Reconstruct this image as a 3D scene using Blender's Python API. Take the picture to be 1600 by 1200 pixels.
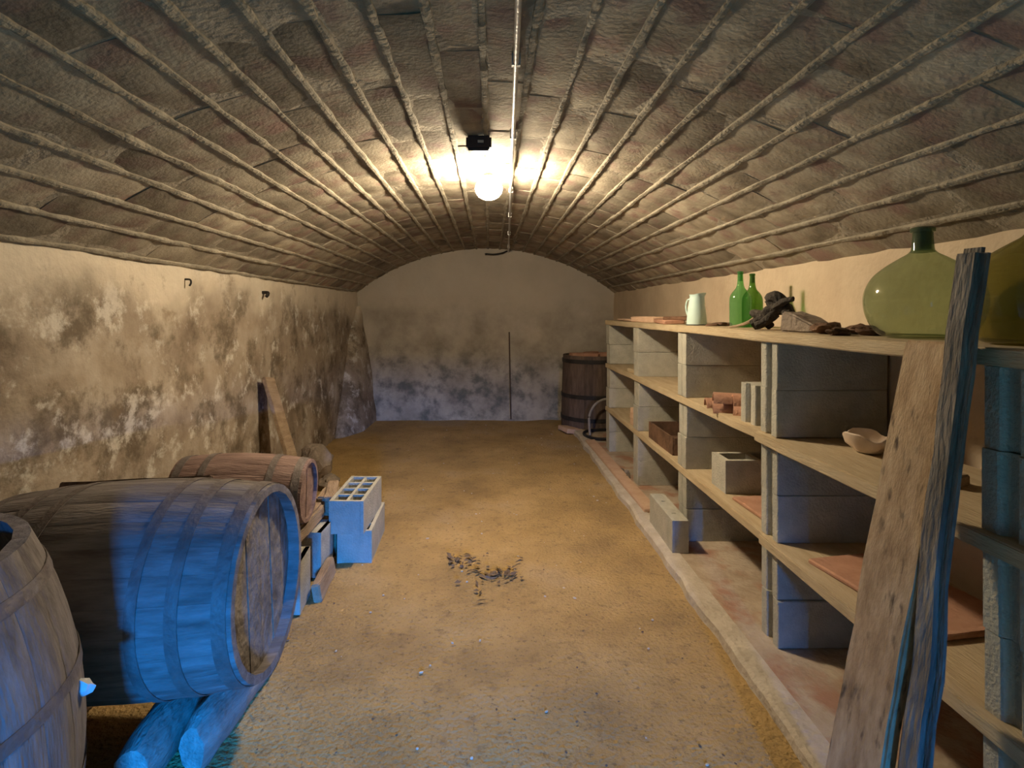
import bpy, bmesh, math, random
from mathutils import Vector, Matrix, noise
random.seed(7)
R = math.radians
S = bpy.context.scene
for o in list(bpy.data.objects): bpy.data.objects.remove(o, do_unlink=True)
C = S.collection

# ------------------------------------------------------------------ camera
EYE = 1.54; F = 850.0; VX, VY = 765.0, 487.0
cam_d = bpy.data.cameras.new('camera'); cam = bpy.data.objects.new('camera', cam_d); C.objects.link(cam)
cam.location = (0, 0, EYE); cam.rotation_euler = (R(90), 0, 0)
cam_d.sensor_width = 36; cam_d.lens = 36*F/1600
cam_d.shift_x = (800-VX)/1600; cam_d.shift_y = -(600-VY)/1600
cam_d.clip_start = .02
S.camera = cam
# ------------------------------------------------------------------ world, daylight, exposure
w = bpy.data.worlds.new('world'); S.world = w; w.use_nodes = True
bg = w.node_tree.nodes['Background']; bg.inputs[0].default_value = (.25, .5, 1, 1); bg.inputs[1].default_value = .6
S.view_settings.view_transform = 'Standard'; S.view_settings.look = 'None'
S.view_settings.gamma = 1; S.view_settings.use_curve_mapping = False
S.view_settings.exposure = 1.25
LAMP_POWER = 250.0
LAMP_COL = (1.0, .845, .60)
# daylight falling down the entrance steps, behind the doorway in the back wall
ld = bpy.data.lights.new('doorway_daylight_offscreen', 'AREA'); ld.shape = 'RECTANGLE'; ld.size = .6; ld.size_y = .8
ld.energy = 960; ld.color = (.004, .26, 1.0)
lo = bpy.data.objects.new('doorway_daylight_offscreen', ld); C.objects.link(lo)
lo.location = (.80, -4.1, 1.75)
lo.rotation_euler = (Vector((-.25, 1.8, .45))-Vector(lo.location)).to_track_quat('-Z', 'Y').to_euler()

# ------------------------------------------------------------------ materials
def mat(name, cols, scale=4, rough=.85, bump=.3, bscale=30, detail=6, metallic=0, rand=0., speck=None, stretch=(1, 1, 1), pos=(.3, .7), extra=None):
    m = bpy.data.materials.new(name); m.use_nodes = True
    nt = m.node_tree; N = nt.nodes; L = nt.links; b = N['Principled BSDF']
    b.inputs['Roughness'].default_value = rough; b.inputs['Metallic'].default_value = metallic
    b.inputs['Specular IOR Level'].default_value = .25
    tc = N.new('ShaderNodeTexCoord'); mp = N.new('ShaderNodeMapping'); mp.inputs['Scale'].default_value = stretch
    vec = tc.outputs['Object']
    if rand:
        oi = N.new('ShaderNodeObjectInfo'); va = N.new('ShaderNodeVectorMath'); va.operation = 'MULTIPLY_ADD'
        cb = N.new('ShaderNodeCombineXYZ')
        for i in range(3): L.new(oi.outputs['Random'], cb.inputs[i])
        va.inputs[1].default_value = (37, 53, 71); L.new(cb.outputs[0], va.inputs[0]); L.new(vec, va.inputs[2]); vec = va.outputs[0]
    L.new(vec, mp.inputs[0])
    n1 = N.new('ShaderNodeTexNoise'); n1.inputs['Scale'].default_value = scale; n1.inputs['Detail'].default_value = detail; n1.inputs['Roughness'].default_value = .62
    L.new(mp.outputs[0], n1.inputs['Vector'])
    cr = N.new('ShaderNodeValToRGB'); e = cr.color_ramp.elements
    while len(e) < len(cols): e.new(.5)
    for i, c in enumerate(cols):
        e[i].position = pos[0]+(pos[1]-pos[0])*i/(len(cols)-1); e[i].color = (*c, 1)
    L.new(n1.outputs[0], cr.inputs[0]); col = cr.outputs[0]
    if speck:
        n3 = N.new('ShaderNodeTexNoise'); n3.inputs['Scale'].default_value = speck[0]; n3.inputs['Detail'].default_value = 5
        L.new(mp.outputs[0], n3.inputs['Vector'])
        r3 = N.new('ShaderNodeMapRange'); r3.inputs[1].default_value = speck[2]; r3.inputs[2].default_value = speck[3]
        L.new(n3.outputs[0], r3.inputs[0])
        mx = N.new('ShaderNodeMix'); mx.data_type = 'RGBA'; mx.inputs[7].default_value = (*speck[1], 1)
        L.new(r3.outputs[0], mx.inputs[0]); L.new(col, mx.inputs[6]); col = mx.outputs[2]
    if rand:
        hs = N.new('ShaderNodeHueSaturation'); mr = N.new('ShaderNodeMapRange')
        mr.inputs[3].default_value = 1-rand; mr.inputs[4].default_value = 1+rand
        L.new(oi.outputs['Random'], mr.inputs[0]); L.new(mr.outputs[0], hs.inputs['Value']); L.new(col, hs.inputs['Color']); col = hs.outputs[0]
    if extra: col = extra(nt, mp, tc, col)
    L.new(col, b.inputs['Base Color'])
    if bump:
        n2 = N.new('ShaderNodeTexNoise'); n2.inputs['Scale'].default_value = bscale; n2.inputs['Detail'].default_value = 6
        L.new(mp.outputs[0], n2.inputs['Vector'])
        bp = N.new('ShaderNodeBump'); bp.inputs['Strength'].default_value = bump; bp.inputs['Distance'].default_value = .02
        L.new(n2.outputs[0], bp.inputs['Height']); L.new(bp.outputs[0], b.inputs['Normal'])
    return m

def blend(nt, col, other, fac):
    mx = nt.nodes.new('ShaderNodeMix'); mx.data_type = 'RGBA'
    nt.links.new(fac, mx.inputs[0]); nt.links.new(col, mx.inputs[6])
    if isinstance(other, tuple): mx.inputs[7].default_value = (*other, 1)
    else: nt.links.new(other, mx.inputs[7])
    return mx.outputs[2]
def mrange(nt, v, a, b, c=0., d=1.):
    m = nt.nodes.new('ShaderNodeMapRange'); m.interpolation_type = 'SMOOTHSTEP'
    for i, x in zip((1, 2, 3, 4), (a, b, c, d)): m.inputs[i].default_value = x
    nt.links.new(v, m.inputs[0]); return m.outputs[0]
def math2(nt, op, a, b):
    m = nt.nodes.new('ShaderNodeMath'); m.operation = op
    for i, x in enumerate((a, b)):
        if isinstance(x, (int, float)): m.inputs[i].default_value = x
        else: nt.links.new(x, m.inputs[i])
    return m.outputs[0]
def nz(nt, vec, scale, detail=5, rough=.6):
    n = nt.nodes.new('ShaderNodeTexNoise'); n.inputs['Scale'].default_value = scale; n.inputs['Detail'].default_value = detail
    n.inputs['Roughness'].default_value = rough; nt.links.new(vec, n.inputs['Vector']); return n.outputs[0]
def sep(nt, tc):
    s = nt.nodes.new('ShaderNodeSeparateXYZ'); nt.links.new(tc.outputs['Object'], s.inputs[0]); return s.outputs

def x_left(nt, mp, tc, col):     # damp stains below, bare lime render near the springing line
    s = sep(nt, tc); n = nz(nt, mp.outputs[0], .8, 4)
    h = math2(nt, 'ADD', s[2], math2(nt, 'MULTIPLY', n, 1.1))
    m = nz(nt, mp.outputs[0], 2.6, 8, .72)
    col = blend(nt, col, (.11, .08, .052), mrange(nt, m, .46, .62, 0, .85))
    p = nz(nt, mp.outputs[0], 6.0, 8, .72)
    col = blend(nt, col, (.58, .53, .46), mrange(nt, p, .52, .66, 0, .85))
    col = blend(nt, col, (.62, .53, .41), mrange(nt, h, 1.98, 2.32, 0, .92))
    k = nz(nt, mp.outputs[0], 4.3, 7, .7)
    col = blend(nt, col, (.20, .14, .085), mrange(nt, k, .57, .70, 0, .6))
    return col
def x_far(nt, mp, tc, col):
    s = sep(nt, tc); n = nz(nt, mp.outputs[0], 1.6)
    h = math2(nt, 'ADD', s[2], math2(nt, 'MULTIPLY', n, .6))
    m = nz(nt, mp.outputs[0], 3.6, 7, .65)
    col = blend(nt, col, (.085, .092, .085), math2(nt, 'MULTIPLY', mrange(nt, m, .42, .66), mrange(nt, h, 1.5, 1.0, 0, .8)))
    col = blend(nt, col, (.52, .45, .36), mrange(nt, h, 1.75, 2.05, 0, .7))
    return col
def x_floor(nt, mp, tc, col):
    n = nz(nt, mp.outputs[0], .9, 4)
    col = blend(nt, col, (.30, .235, .17), mrange(nt, n, .52, .72, 0, .6))
    d = nz(nt, mp.outputs[0], 11, 6, .7)
    col = blend(nt, col, (.14, .09, .05), mrange(nt, d, .52, .72, 0, .5))
    f = nz(nt, mp.outputs[0], 45, 4, .7)
    col = blend(nt, col, (.15, .10, .055), mrange(nt, f, .54, .70, 0, .7))
    return col

M = {}
M['brick'] = mat('vault_brick', [(.15, .118, .083), (.30, .25, .182), (.43, .37, .275)], 4, .95, .22, 60, rand=.34, speck=(7, (.24, .155, .125), .5, .68))
M['mortar'] = mat('mortar', [(.21, .178, .13), (.38, .33, .25)], 9, .95, .6, 45)
M['shell'] = mat('vault_bed', [(.22, .185, .14), (.42, .36, .275)], 6, .95, .5, 40)
M['wall_l'] = mat('plaster_left', [(.19, .14, .10), (.32, .255, .19), (.45, .385, .31)], 2.2, .92, .6, 16, extra=x_left)
M['wall_r'] = mat('plaster_right', [(.47, .36, .25), (.60, .48, .34)], 3, .92, .3, 22)
M['wall_f'] = mat('plaster_far', [(.29, .245, .195), (.42, .36, .29), (.52, .455, .375)], 2.4, .92, .45, 18, extra=x_far)
M['floor'] = mat('earth_floor', [(.28, .18, .075), (.41, .265, .105), (.52, .345, .145)], 1.8, .95, 1.0, 55, 8, extra=x_floor)
M['slab'] = mat('slab_cement', [(.30, .22, .15), (.42, .33, .24), (.50, .41, .31)], 5, .95, .5, 40, speck=(6, (.36, .20, .13), .5, .65))
M['kerb'] = mat('kerb_cement', [(.42, .35, .27), (.58, .51, .42)], 9, .95, .7, 40)
M['block'] = mat('concrete_block', [(.36, .34, .28), (.48, .45, .37)], 12, .95, .45, 90, rand=.08)
M['board'] = mat('shelf_board', [(.40, .30, .18), (.53, .42, .27)], 7, .85, .35, 40, stretch=(4, .6, 4), rand=.08)
M['plank'] = mat('weathered_plank', [(.27, .165, .085), (.42, .28, .155), (.53, .38, .23)], 9, .85, .22, 60, stretch=(3, 3, .9), speck=(14, (.10, .065, .04), .58, .72))
M['pole'] = mat('grey_timber', [(.09, .075, .06), (.19, .16, .13), (.34, .30, .25)], 8, .9, .7, 30, stretch=(3, 3, .6))
M['stave'] = mat('old_oak', [(.115, .095, .085), (.20, .172, .158), (.28, .248, .232)], 7, .8, .3, 40, stretch=(.5, 3, 3), rand=.13)
M['stave_b'] = mat('red_oak', [(.15, .095, .08), (.25, .165, .14), (.33, .23, .20)], 7, .8, .4, 40, stretch=(.5, 3, 3), rand=.12)
M['head'] = mat('barrel_head', [(.10, .08, .065), (.24, .205, .175), (.34, .30, .27)], 9, .9, .6, 40, rand=.08)
M['hoop'] = mat('rusty_hoop', [(.13, .105, .095), (.22, .19, .175)], 14, .6, .3, 50, metallic=.3)
M['dark'] = mat('dark_iron', [(.015, .013, .012), (.04, .034, .03)], 12, .6, .3, 50)
M['tubwood'] = mat('tub_wood', [(.075, .05, .04), (.15, .105, .08)], 8, .85, .4, 40, stretch=(3, 3, .6), rand=.15)
M['timber'] = mat('rough_timber', [(.25, .17, .105), (.42, .31, .21)], 8, .9, .5, 40, stretch=(3, .6, 3), rand=.1)
M['log'] = mat('split_log', [(.22, .19, .16), (.42, .38, .33)], 8, .9, .6, 40, stretch=(3, .6, 3))
M['terra'] = mat('terracotta', [(.36, .18, .11), (.48, .27, .18)], 8, .9, .35, 50, rand=.12)
M['pinkb'] = mat('pale_brick', [(.52, .33, .22), (.62, .43, .30)], 9, .9, .4, 50, rand=.12)
M['stone'] = mat('rubble_stone', [(.14, .11, .085), (.30, .24, .19)], 9, .95, .7, 40, rand=.15)
M['vine'] = mat('dry_root', [(.025, .02, .016), (.09, .075, .06)], 14, .9, .8, 60)
M['leather'] = mat('brown_scrap', [(.08, .045, .028), (.22, .12, .07)], 9, .8, .5, 40, rand=.25)
M['enamel'] = mat('mint_enamel', [(.53, .68, .62), (.60, .74, .68)], 6, .35, .05, 30)
M['ceramic'] = mat('pale_ceramic', [(.62, .48, .36), (.72, .60, .47)], 8, .6, .1, 40)
M['white'] = mat('white_paint', [(.5, .52, .52), (.66, .68, .68)], 14, .5, .1, 40)
M['hose'] = mat('black_hose', [(.012, .012, .013), (.025, .025, .026)], 9, .45, .1, 40)
M['ghose'] = mat('grey_hose', [(.23, .2, .18), (.33, .3, .27)], 9, .6, .1, 40)
M['steel'] = mat('galvanised_conduit', [(.42, .40, .38), (.58, .56, .53)], 12, .4, .1, 40, metallic=.4)
M['jbox'] = mat('junction_plastic', [(.03, .022, .026), (.05, .04, .045)], 12, .5, .1, 40)
M['leaf'] = mat('dry_leaf', [(.09, .06, .04), (.19, .13, .085)], 12, .9, .3, 40)
M['chip'] = mat('pale_chip', [(.40, .34, .25), (.62, .56, .47)], 6, .9, .3, 40)

def glass(name, tint, dens):
    m = bpy.data.materials.new(name); m.use_nodes = True; nt = m.node_tree; N = nt.nodes; L = nt.links
    N.remove(N['Principled BSDF']); out = N['Material Output']
    tr = N.new('ShaderNodeBsdfTransparent'); tr.inputs[0].default_value = (*tint, 1)
    df = N.new('ShaderNodeBsdfDiffuse'); df.inputs[0].default_value = (tint[0]*.5, tint[1]*.5, tint[2]*.5, 1)
    gl = N.new('ShaderNodeBsdfGlossy'); gl.inputs['Roughness'].default_value = .06
    m1 = N.new('ShaderNodeMixShader'); m1.inputs[0].default_value = dens
    L.new(tr.outputs[0], m1.inputs[1]); L.new(df.outputs[0], m1.inputs[2])
    fr = N.new('ShaderNodeFresnel'); fr.inputs[0].default_value = 1.45
    ge = N.new('ShaderNodeNewGeometry'); lw = N.new('ShaderNodeMath'); lw.operation = 'MULTIPLY_ADD'; lw.inputs[1].default_value = -1
    mi = N.new('ShaderNodeMath'); mi.operation = 'MULTIPLY'; L.new(ge.outputs['Backfacing'], mi.inputs[0]); L.new(fr.outputs[0], mi.inputs[1])
    L.new(mi.outputs[0], lw.inputs[0]); L.new(fr.outputs[0], lw.inputs[2])
    m2 = N.new('ShaderNodeMixShader'); L.new(lw.outputs[0], m2.inputs[0]); L.new(m1.outputs[0], m2.inputs[1]); L.new(gl.outputs[0], m2.inputs[2])
    L.new(m2.outputs[0], out.inputs[0]); return m
M['g_demi'] = glass('demijohn_glass', (.64, .72, .55), .11)
M['g_neck'] = glass('demijohn_neck_glass', (.42, .52, .34), .25)
M['g_dark'] = glass('olive_glass', (.50, .47, .16), .25)
M['g_bot'] = glass('bottle_glass', (.45, .80, .42), .2)
M['g_bot2'] = glass('dark_bottle_glass', (.32, .56, .16), .25)
def emis(name, col, st):
    m = bpy.data.materials.new(name); m.use_nodes = True; b = m.node_tree.nodes['Principled BSDF']
    b.inputs['Base Color'].default_value = (.8, .8, .8, 1); b.inputs['Emission Color'].default_value = (*col, 1); b.inputs['Emission Strength'].default_value = st
    return m

# ------------------------------------------------------------------ mesh helpers
def mesh(bm, name):
    bmesh.ops.recalc_face_normals(bm, faces=bm.faces[:])
    me = bpy.data.meshes.new(name); bm.to_mesh(me); bm.free(); return me
def obj(name, bm, m, parent=None, smooth=True, loc=None, rot=None):
    me = bm if isinstance(bm, bpy.types.Mesh) else mesh(bm, name)
    if m is not None and not me.materials: me.materials.append(M[m] if isinstance(m, str) else m)
    if smooth and not isinstance(bm, bpy.types.Mesh): smooth_angle(me)
    o = bpy.data.objects.new(name, me); C.objects.link(o)
    if parent: o.parent = parent
    if loc is not None: o.location = loc
    if rot is not None: o.rotation_euler = rot
    return o
def smooth_angle(me, a=40):
    me.polygons.foreach_set('use_smooth', [True]*len(me.polygons))
    bm = bmesh.new(); bm.from_mesh(me); ca = R(a)
    for e in bm.edges: e.smooth = not (len(e.link_faces) == 2 and e.calc_face_angle(0) > ca)
    bm.to_mesh(me); bm.free()
def tag(o, label, cat, group=None, kind=None):
    o['label'] = label; o['category'] = cat
    if group: o['group'] = group
    if kind: o['kind'] = kind
    return o
def struct(o, label=None): 
    o['kind'] = 'structure'
    return o
def thing(name, label, cat, loc=(0, 0, 0), rot=(0, 0, 0), group=None):
    o = bpy.data.objects.new(name, None); C.objects.link(o); o.empty_display_size = .05
    o.location = loc; o.rotation_euler = rot; return tag(o, label, cat, group)
def box(bm, c, s, rot=None):
    m = Matrix.Translation(c) @ (rot if rot else Matrix()) @ Matrix.Diagonal((*s, 1))
    return bmesh.ops.create_cube(bm, size=1, matrix=m)['verts']
def rough_box(s, cuts=2, amp=.004, seed=0, bevel=.006, freq=8, taper=None):
    bm = bmesh.new(); box(bm, (0, 0, 0), s)
    if bevel: bmesh.ops.bevel(bm, geom=bm.edges[:], offset=bevel, segments=1, affect='EDGES')
    if cuts: 
        long = [e for e in bm.edges if e.calc_length() > min(s)*.5]
        bmesh.ops.subdivide_edges(bm, edges=long, cuts=cuts, use_grid_fill=True)
    for v in bm.verts:
        v.co += noise.noise_vector(v.co*freq+Vector((seed*7.3, seed*3.1, seed)))*amp
    return bm
def slab_long(s, axis, n, amp, seed, bevel=.006, freq=6, bend=0.):
    """a long box cut into n pieces along an axis, edges eased, gently uneven"""
    bm = bmesh.new(); box(bm, (0, 0, 0), s)
    if bevel: bmesh.ops.bevel(bm, geom=bm.edges[:], offset=bevel, segments=2, affect='EDGES')
    for k in range(1, n):
        p = Vector((0, 0, 0)); p[axis] = -s[axis]/2+s[axis]*k/n; nn = Vector((0, 0, 0)); nn[axis] = 1
        bmesh.ops.bisect_plane(bm, geom=bm.verts[:]+bm.edges[:]+bm.faces[:], plane_co=p, plane_no=nn)
    for v in bm.verts:
        q = v.co.copy(); v.co += noise.noise_vector(q*freq+Vector((seed*7.3, seed*3.1, seed)))*amp
        if bend: v.co[(axis+1) % 3] += bend*(1-(2*q[axis]/s[axis])**2)
    return bm
def lathe(prof, n=40, cap0=False, cap1=False):
    bm = bmesh.new(); rings = []
    for r, z in prof:
        if r < 1e-5: rings.append([bm.verts.new((0, 0, z))]); continue
        rings.append([bm.verts.new((r*math.cos(2*math.pi*k/n), r*math.sin(2*math.pi*k/n), z)) for k in range(n)])
    for a, b in zip(rings, rings[1:]):
        for k in range(n):
            j = (k+1) % n
            if len(a) == 1 and len(b) == 1: continue
            if len(a) == 1: bm.faces.new((a[0], b[k], b[j]))
            elif len(b) == 1: bm.faces.new((a[k], a[j], b[0]))
            else: bm.faces.new((a[k], a[j], b[j], b[k]))
    if cap0 and len(rings[0]) > 1: bm.faces.new(rings[0][::-1])
    if cap1 and len(rings[-1]) > 1: bm.faces.new(rings[-1])
    return bm
def smoothline(pts, n=8):
    P = [Vector(p) for p in pts]; out = []
    for i in range(len(P)-1):
        a, b, c, d = P[max(i-1, 0)], P[i], P[i+1], P[min(i+2, len(P)-1)]
        for k in range(n):
            t = k/n
            out.append(.5*((2*b)+(c-a)*t+(2*a-5*b+4*c-d)*t*t+(3*b-a-3*c+d)*t**3))
    return out+[P[-1]]
def tube(bm, pts, rad, n=8, amp=0, seed=0):
    pts = [Vector(p) for p in pts]; rings = []
    up = Vector((.13, .21, 1)).normalized()
    for i, p in enumerate(pts):
        t = (pts[min(i+1, len(pts)-1)]-pts[max(i-1, 0)]).normalized()
        u = t.cross(up); 
        if u.length < 1e-3: u = t.cross(Vector((1, 0, 0)))
        u.normalize(); v = t.cross(u)
        r = rad[i] if isinstance(rad, (list, tuple)) else rad
        ring = []
        for k in range(n):
            a = 2*math.pi*k/n; q = p+(u*math.cos(a)+v*math.sin(a))*r
            if amp: q += noise.noise_vector(q*18+Vector((seed, seed*2, 0)))*amp
            ring.append(bm.verts.new(q))
        rings.append(ring)
    for a, b in zip(rings, rings[1:]):
        for k in range(n): bm.faces.new((a[k], a[(k+1) % n], b[(k+1) % n], b[k]))
    bm.faces.new(rings[0][::-1]); bm.faces.new(rings[-1])
    return bm
def prism(bm, poly, z0, z1):
    a = [bm.verts.new((x, y, z0)) for x, y in poly]; b = [bm.verts.new((x, y, z1)) for x, y in poly]
    n = len(poly); bm.faces.new(a[::-1]); bm.faces.new(b)
    for k in range(n): bm.faces.new((a[k], a[(k+1) % n], b[(k+1) % n], b[k]))
def rock(rad, seed, sub=2, amp=.35, sc=(1, 1, 1)):
    bm = bmesh.new(); bmesh.ops.create_icosphere(bm, subdivisions=sub, radius=1)
    for v in bm.verts:
        d = v.co.normalized(); k = 1+amp*noise.noise(d*1.6+Vector((seed*5.1, seed, 0)))+amp*.4*noise.noise(d*4+Vector((seed, 0, 3)))
        v.co = Vector((d.x*sc[0], d.y*sc[1], d.z*sc[2]))*rad*k
    return bm

# ------------------------------------------------------------------ the cellar
XL, XR = -1.90, 1.78; YB, YF = -2.2, 7.8
RV = 3.0; X0 = -.06; ZCR = 2.44; ZC = ZCR-RV
def vault(a, dr=0.): return Vector((X0+(RV-dr)*math.sin(a), 0, ZC+(RV-dr)*math.cos(a)))
def grid_wall(name, P, U, V, nu, nv, nrm, amp, freq, m, seed=0, thick=.25, shape=None):
    bm = bmesh.new(); P, U, V, nrm = map(Vector, (P, U, V, nrm)); g = []
    for i in range(nu+1):
        row = []
        for j in range(nv+1):
            p = P+U*(i/nu)+V*(j/nv)
            d = noise.fractal(p*freq+Vector((seed, seed*2, seed*3)), 1, 2, 4)*amp
            if shape: d += shape(p)
            row.append(bm.verts.new(p+nrm*d))
        g.append(row)
    for i in range(nu):
        for j in range(nv): bm.faces.new((g[i][j], g[i+1][j], g[i+1][j+1], g[i][j+1]))
    bmesh.ops.recalc_face_normals(bm, faces=bm.faces[:])
    if bm.faces[0].normal.dot(nrm) < 0: bmesh.ops.reverse_faces(bm, faces=bm.faces[:])
    edges = [e for e in bm.edges if e.is_boundary]
    ex = bmesh.ops.extrude_edge_only(bm, edges=edges); nv_ = [v for v in ex['geom'] if isinstance(v, bmesh.types.BMVert)]
    bmesh.ops.translate(bm, verts=nv_, vec=-nrm*thick)
    bmesh.ops.contextual_create(bm, geom=[e for e in bm.edges if e.is_boundary])
    me = bpy.data.meshes.new(name); bm.to_mesh(me); bm.free()
    o = obj(name, me, m); smooth_angle(me, 50); return struct(o)
grid_wall('floor', (XL-.1, YB-2.5, 0), (XR-XL+.2, 0, 0), (0, YF-YB+2.7, 0), 90, 240, (0, 0, 1), .012, 1.7, 'floor', 3)
grid_wall('wall_left', (XL, YB-.1, -.05), (0, YF-YB+.3, 0), (0, 0, 1.92), 220, 46, (1, 0, 0), .022, 1.5, 'wall_l', 5,
          shape=lambda p: .02*max(0, 1-p.z/1.6))
grid_wall('wall_right', (XR, YB-.1, -.05), (0, YF-YB+.3, 0), (0, 0, 1.92), 150, 30, (-1, 0, 0), .010, 1.5, 'wall_r', 6)
grid_wall('wall_far', (XL-.2, YF, -.05), (XR-XL+.4, 0, 0), (0, 0, 2.75), 90, 70, (0, -1, 0), .022, 1.4, 'wall_f', 7,
          shape=lambda p: .02 if p.z > 1.74 else (.10*max(0, 1-p.z/.16)))
# back wall with the entrance doorway (behind the viewpoint)
DX0, DX1, DZ = -.35, .80, 1.30
bm = bmesh.new()
box(bm, ((XL-.2+DX0)/2, YB-.1, 1.35), (DX0-XL+.2, .2, 2.9)); box(bm, ((XR+.2+DX1)/2, YB-.1, 1.35), (XR+.2-DX1, .2, 2.9))
box(bm, ((DX0+DX1)/2, YB-.1, (DZ+2.8)/2), (DX1-DX0, .2, 2.8-DZ))
struct(obj('wall_back', bm, 'wall_r'))
# vault: bed of mortar, single bricks, raised mortar ridges
AM = math.asin(1.84/RV)+.03
bm = bmesh.new(); sec = []
NA = 48
for k in range(NA+1):
    a = -AM+2*AM*k/NA
    sec.append((vault(a, -.007), vault(a, -.22)))
for y in (YB-.1, YF+.15):
    for p, q in sec: bm.verts.new((p.x, y, p.z)); bm.verts.new((q.x, y, q.z))
bm.verts.ensure_lookup_table(); n2 = 2*(NA+1)
for k in range(NA):
    i = 2*k
    bm.faces.new((bm.verts[i], bm.verts[i+2], bm.verts[n2+i+2], bm.verts[n2+i]))
    bm.faces.new((bm.verts[i+1], bm.verts[n2+i+1], bm.verts[n2+i+3], bm.verts[i+3]))
    for b in (0, n2): bm.faces.new((bm.verts[b+i], bm.verts[b+i+1], bm.verts[b+i+3], bm.verts[b+i+2]))
for i in (0, 2*NA): bm.faces.new((bm.verts[i], bm.verts[n2+i], bm.verts[n2+i+1], bm.verts[i+1]))
ceiling = struct(obj('ceiling', bm, 'shell'))
CW = .166
def brick_mesh(L, Wd, seed):
    bm = bmesh.new(); nx, ny = 3, 5; g = []
    for i in range(nx+1):
        row = []
        for j in range(ny+1):
            x = -Wd/2+Wd*i/nx; y = -L/2+L*j/ny; q = Vector((x, y, seed*3.7))
            e = (i in (0, nx)) or (j in (0, ny))
            z = (.006 if e else 0)+noise.noise(q*7)*.0045
            row.append(bm.verts.new((x+noise.noise(q*9+Vector((9, 0, 0)))*.004, y+noise.noise(q*9+Vector((0, 9, 0)))*.006, z)))
        g.append(row)
    for i in range(nx):
        for j in range(ny): bm.faces.new((g[i][j], g[i][j+1], g[i+1][j+1], g[i+1][j]))
    ex = bmesh.ops.extrude_edge_only(bm, edges=[e for e in bm.edges if e.is_boundary])
    for v in ex['geom']:
        if isinstance(v, bmesh.types.BMVert): v.co.z = .024
    me = mesh(bm, 'brick'); me.materials.append(M['brick']); smooth_angle(me, 35); return me
lens = [.44, .50, .54, .58, .62, .66]
variants = [(L, brick_mesh(L-.014, CW-.012, i*3+k)) for i, L in enumerate(lens) for k in range(2)]
s0 = -.127
rk = [s0+CW*k for k in range(-12, 14)]
cnt = 0; rnd = random.Random(11)
for k in range(-12, 13):
    sa = s0+CW*(k-.5+.5); sc_ = sa+CW/2; a = sc_/RV
    if abs(sc_) > 1.99: continue
    y = (1.25 if abs(sc_) < .8 else .55)+rnd.random()*.4
    while y < YF-.02:
        L, me = rnd.choice(variants)
        if y+L > YF+.12: L, me = variants[0]
        p = vault(a, rnd.uniform(-.003, .004))
        o = bpy.data.objects.new('brick', me); C.objects.link(o); o.parent = ceiling
        o.location = (p.x, y+L/2, p.z); o.rotation_euler = (rnd.uniform(-.006, .006), a+rnd.uniform(-.02, .02), rnd.uniform(-.006, .006)); cnt += 1
        y += L
print('bricks', cnt)
for i, s in enumerate(rk):
    if abs(s) > 1.98: continue
    a = s/RV; bm = bmesh.new(); n = 230; rows = []; T = Vector((math.cos(a), 0, -math.sin(a))); Nn = -Vector((math.sin(a), 0, math.cos(a)))
    base = vault(a)
    for j in range(n+1):
        y = .6+(YF-.6+.05)*j/n
        q = noise.noise(Vector((y*2.3, i*5.3, 0))); q2 = noise.noise(Vector((y*9, i*5.3, 4))); q3 = noise.noise(Vector((y*5, i*2.3, 9)))
        q4 = noise.noise(Vector((y*26, i*7.3, 1))); wd = .0115+.005*q+.005*q2+.003*q4; ht = max(.0006, .0065+.009*q3+.005*q2+.004*q+.003*q4)
        off = .006*noise.noise(Vector((y*1.4, i*3.3, 2)))+.003*q2
        c = base+T*off; row = []
        for u, h in ((-1.12, -.012), (-1, .75), (-.45, 1.0), (.55, .85), (1.05, .35), (1.2, -.012)):
            hh = h if h < 0 else h*ht
            p = c+T*(u*wd)+Nn*hh; row.append(bm.verts.new((p.x, y, p.z)))
        rows.append(row)
    for r1, r2 in zip(rows, rows[1:]):
        for j in range(5): bm.faces.new((r1[j], r1[j+1], r2[j+1], r2[j]))
    obj('mortar_ridge', bm, 'mortar', ceiling, False)

# slab under the shelving with a pale cement lip
SX = 1.07
def slab_bm(x0, x1, y0, y1, z0, z1, ny, amp, seed):
    bm = bmesh.new(); rows = []
    for j in range(ny+1):
        y = y0+(y1-y0)*j/ny; e = amp*noise.fractal(Vector((y*3, seed, 0)), 1, 2, 4)
        e2 = .25*amp*noise.noise(Vector((y*4, seed, 5)))
        rows.append([bm.verts.new(p) for p in ((x0+e-.012, y, z0), (x0+e, y, z1-.014+e2), (x0+e+.016, y, z1+e2), ((x0+x1)/2, y, z1+e2*.5), (x1, y, z1), (x1, y, z0))])
    for a, b in zip(rows, rows[1:]):
        for k in range(5): bm.faces.new((a[k], b[k], b[k+1], a[k+1]))
        bm.faces.new((a[5], b[5], b[0], a[0]))
    bm.faces.new(rows[0]); bm.faces.new(rows[-1][::-1]); return bm
slab = struct(obj('floor_slab', slab_bm(SX+.05, XR+.05, -1.6, 6.95, -.05, .05, 120, .008, 1), 'slab'))
obj('kerb', slab_bm(SX, SX+.10, -1.6, 6.9, -.05, .054, 200, .022, 2), 'kerb', slab)
# rounded buttress in the far left corner
bm = bmesh.new(); rows = []
for j in range(15):
    z = -.02+1.62*j/14; k = (1-j/14)**.8; rr = []
    for i in range(13):
        t = (i/12)*math.pi/2
        px = XL-.05+(.10+.24*k)*math.cos(t)**.7; py = YF+.06-(.12+1.15*k)*math.sin(t)**.7
        q = Vector((px, py, z)); q += noise.noise_vector(q*3)*.03; rr.append(bm.verts.new(q))
    rows.append(rr)
for a, b in zip(rows, rows[1:]):
    for i in range(12): bm.faces.new((a[i], a[i+1], b[i+1], b[i]))
struct(obj('wall_buttress', bm, 'wall_l'))

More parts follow.
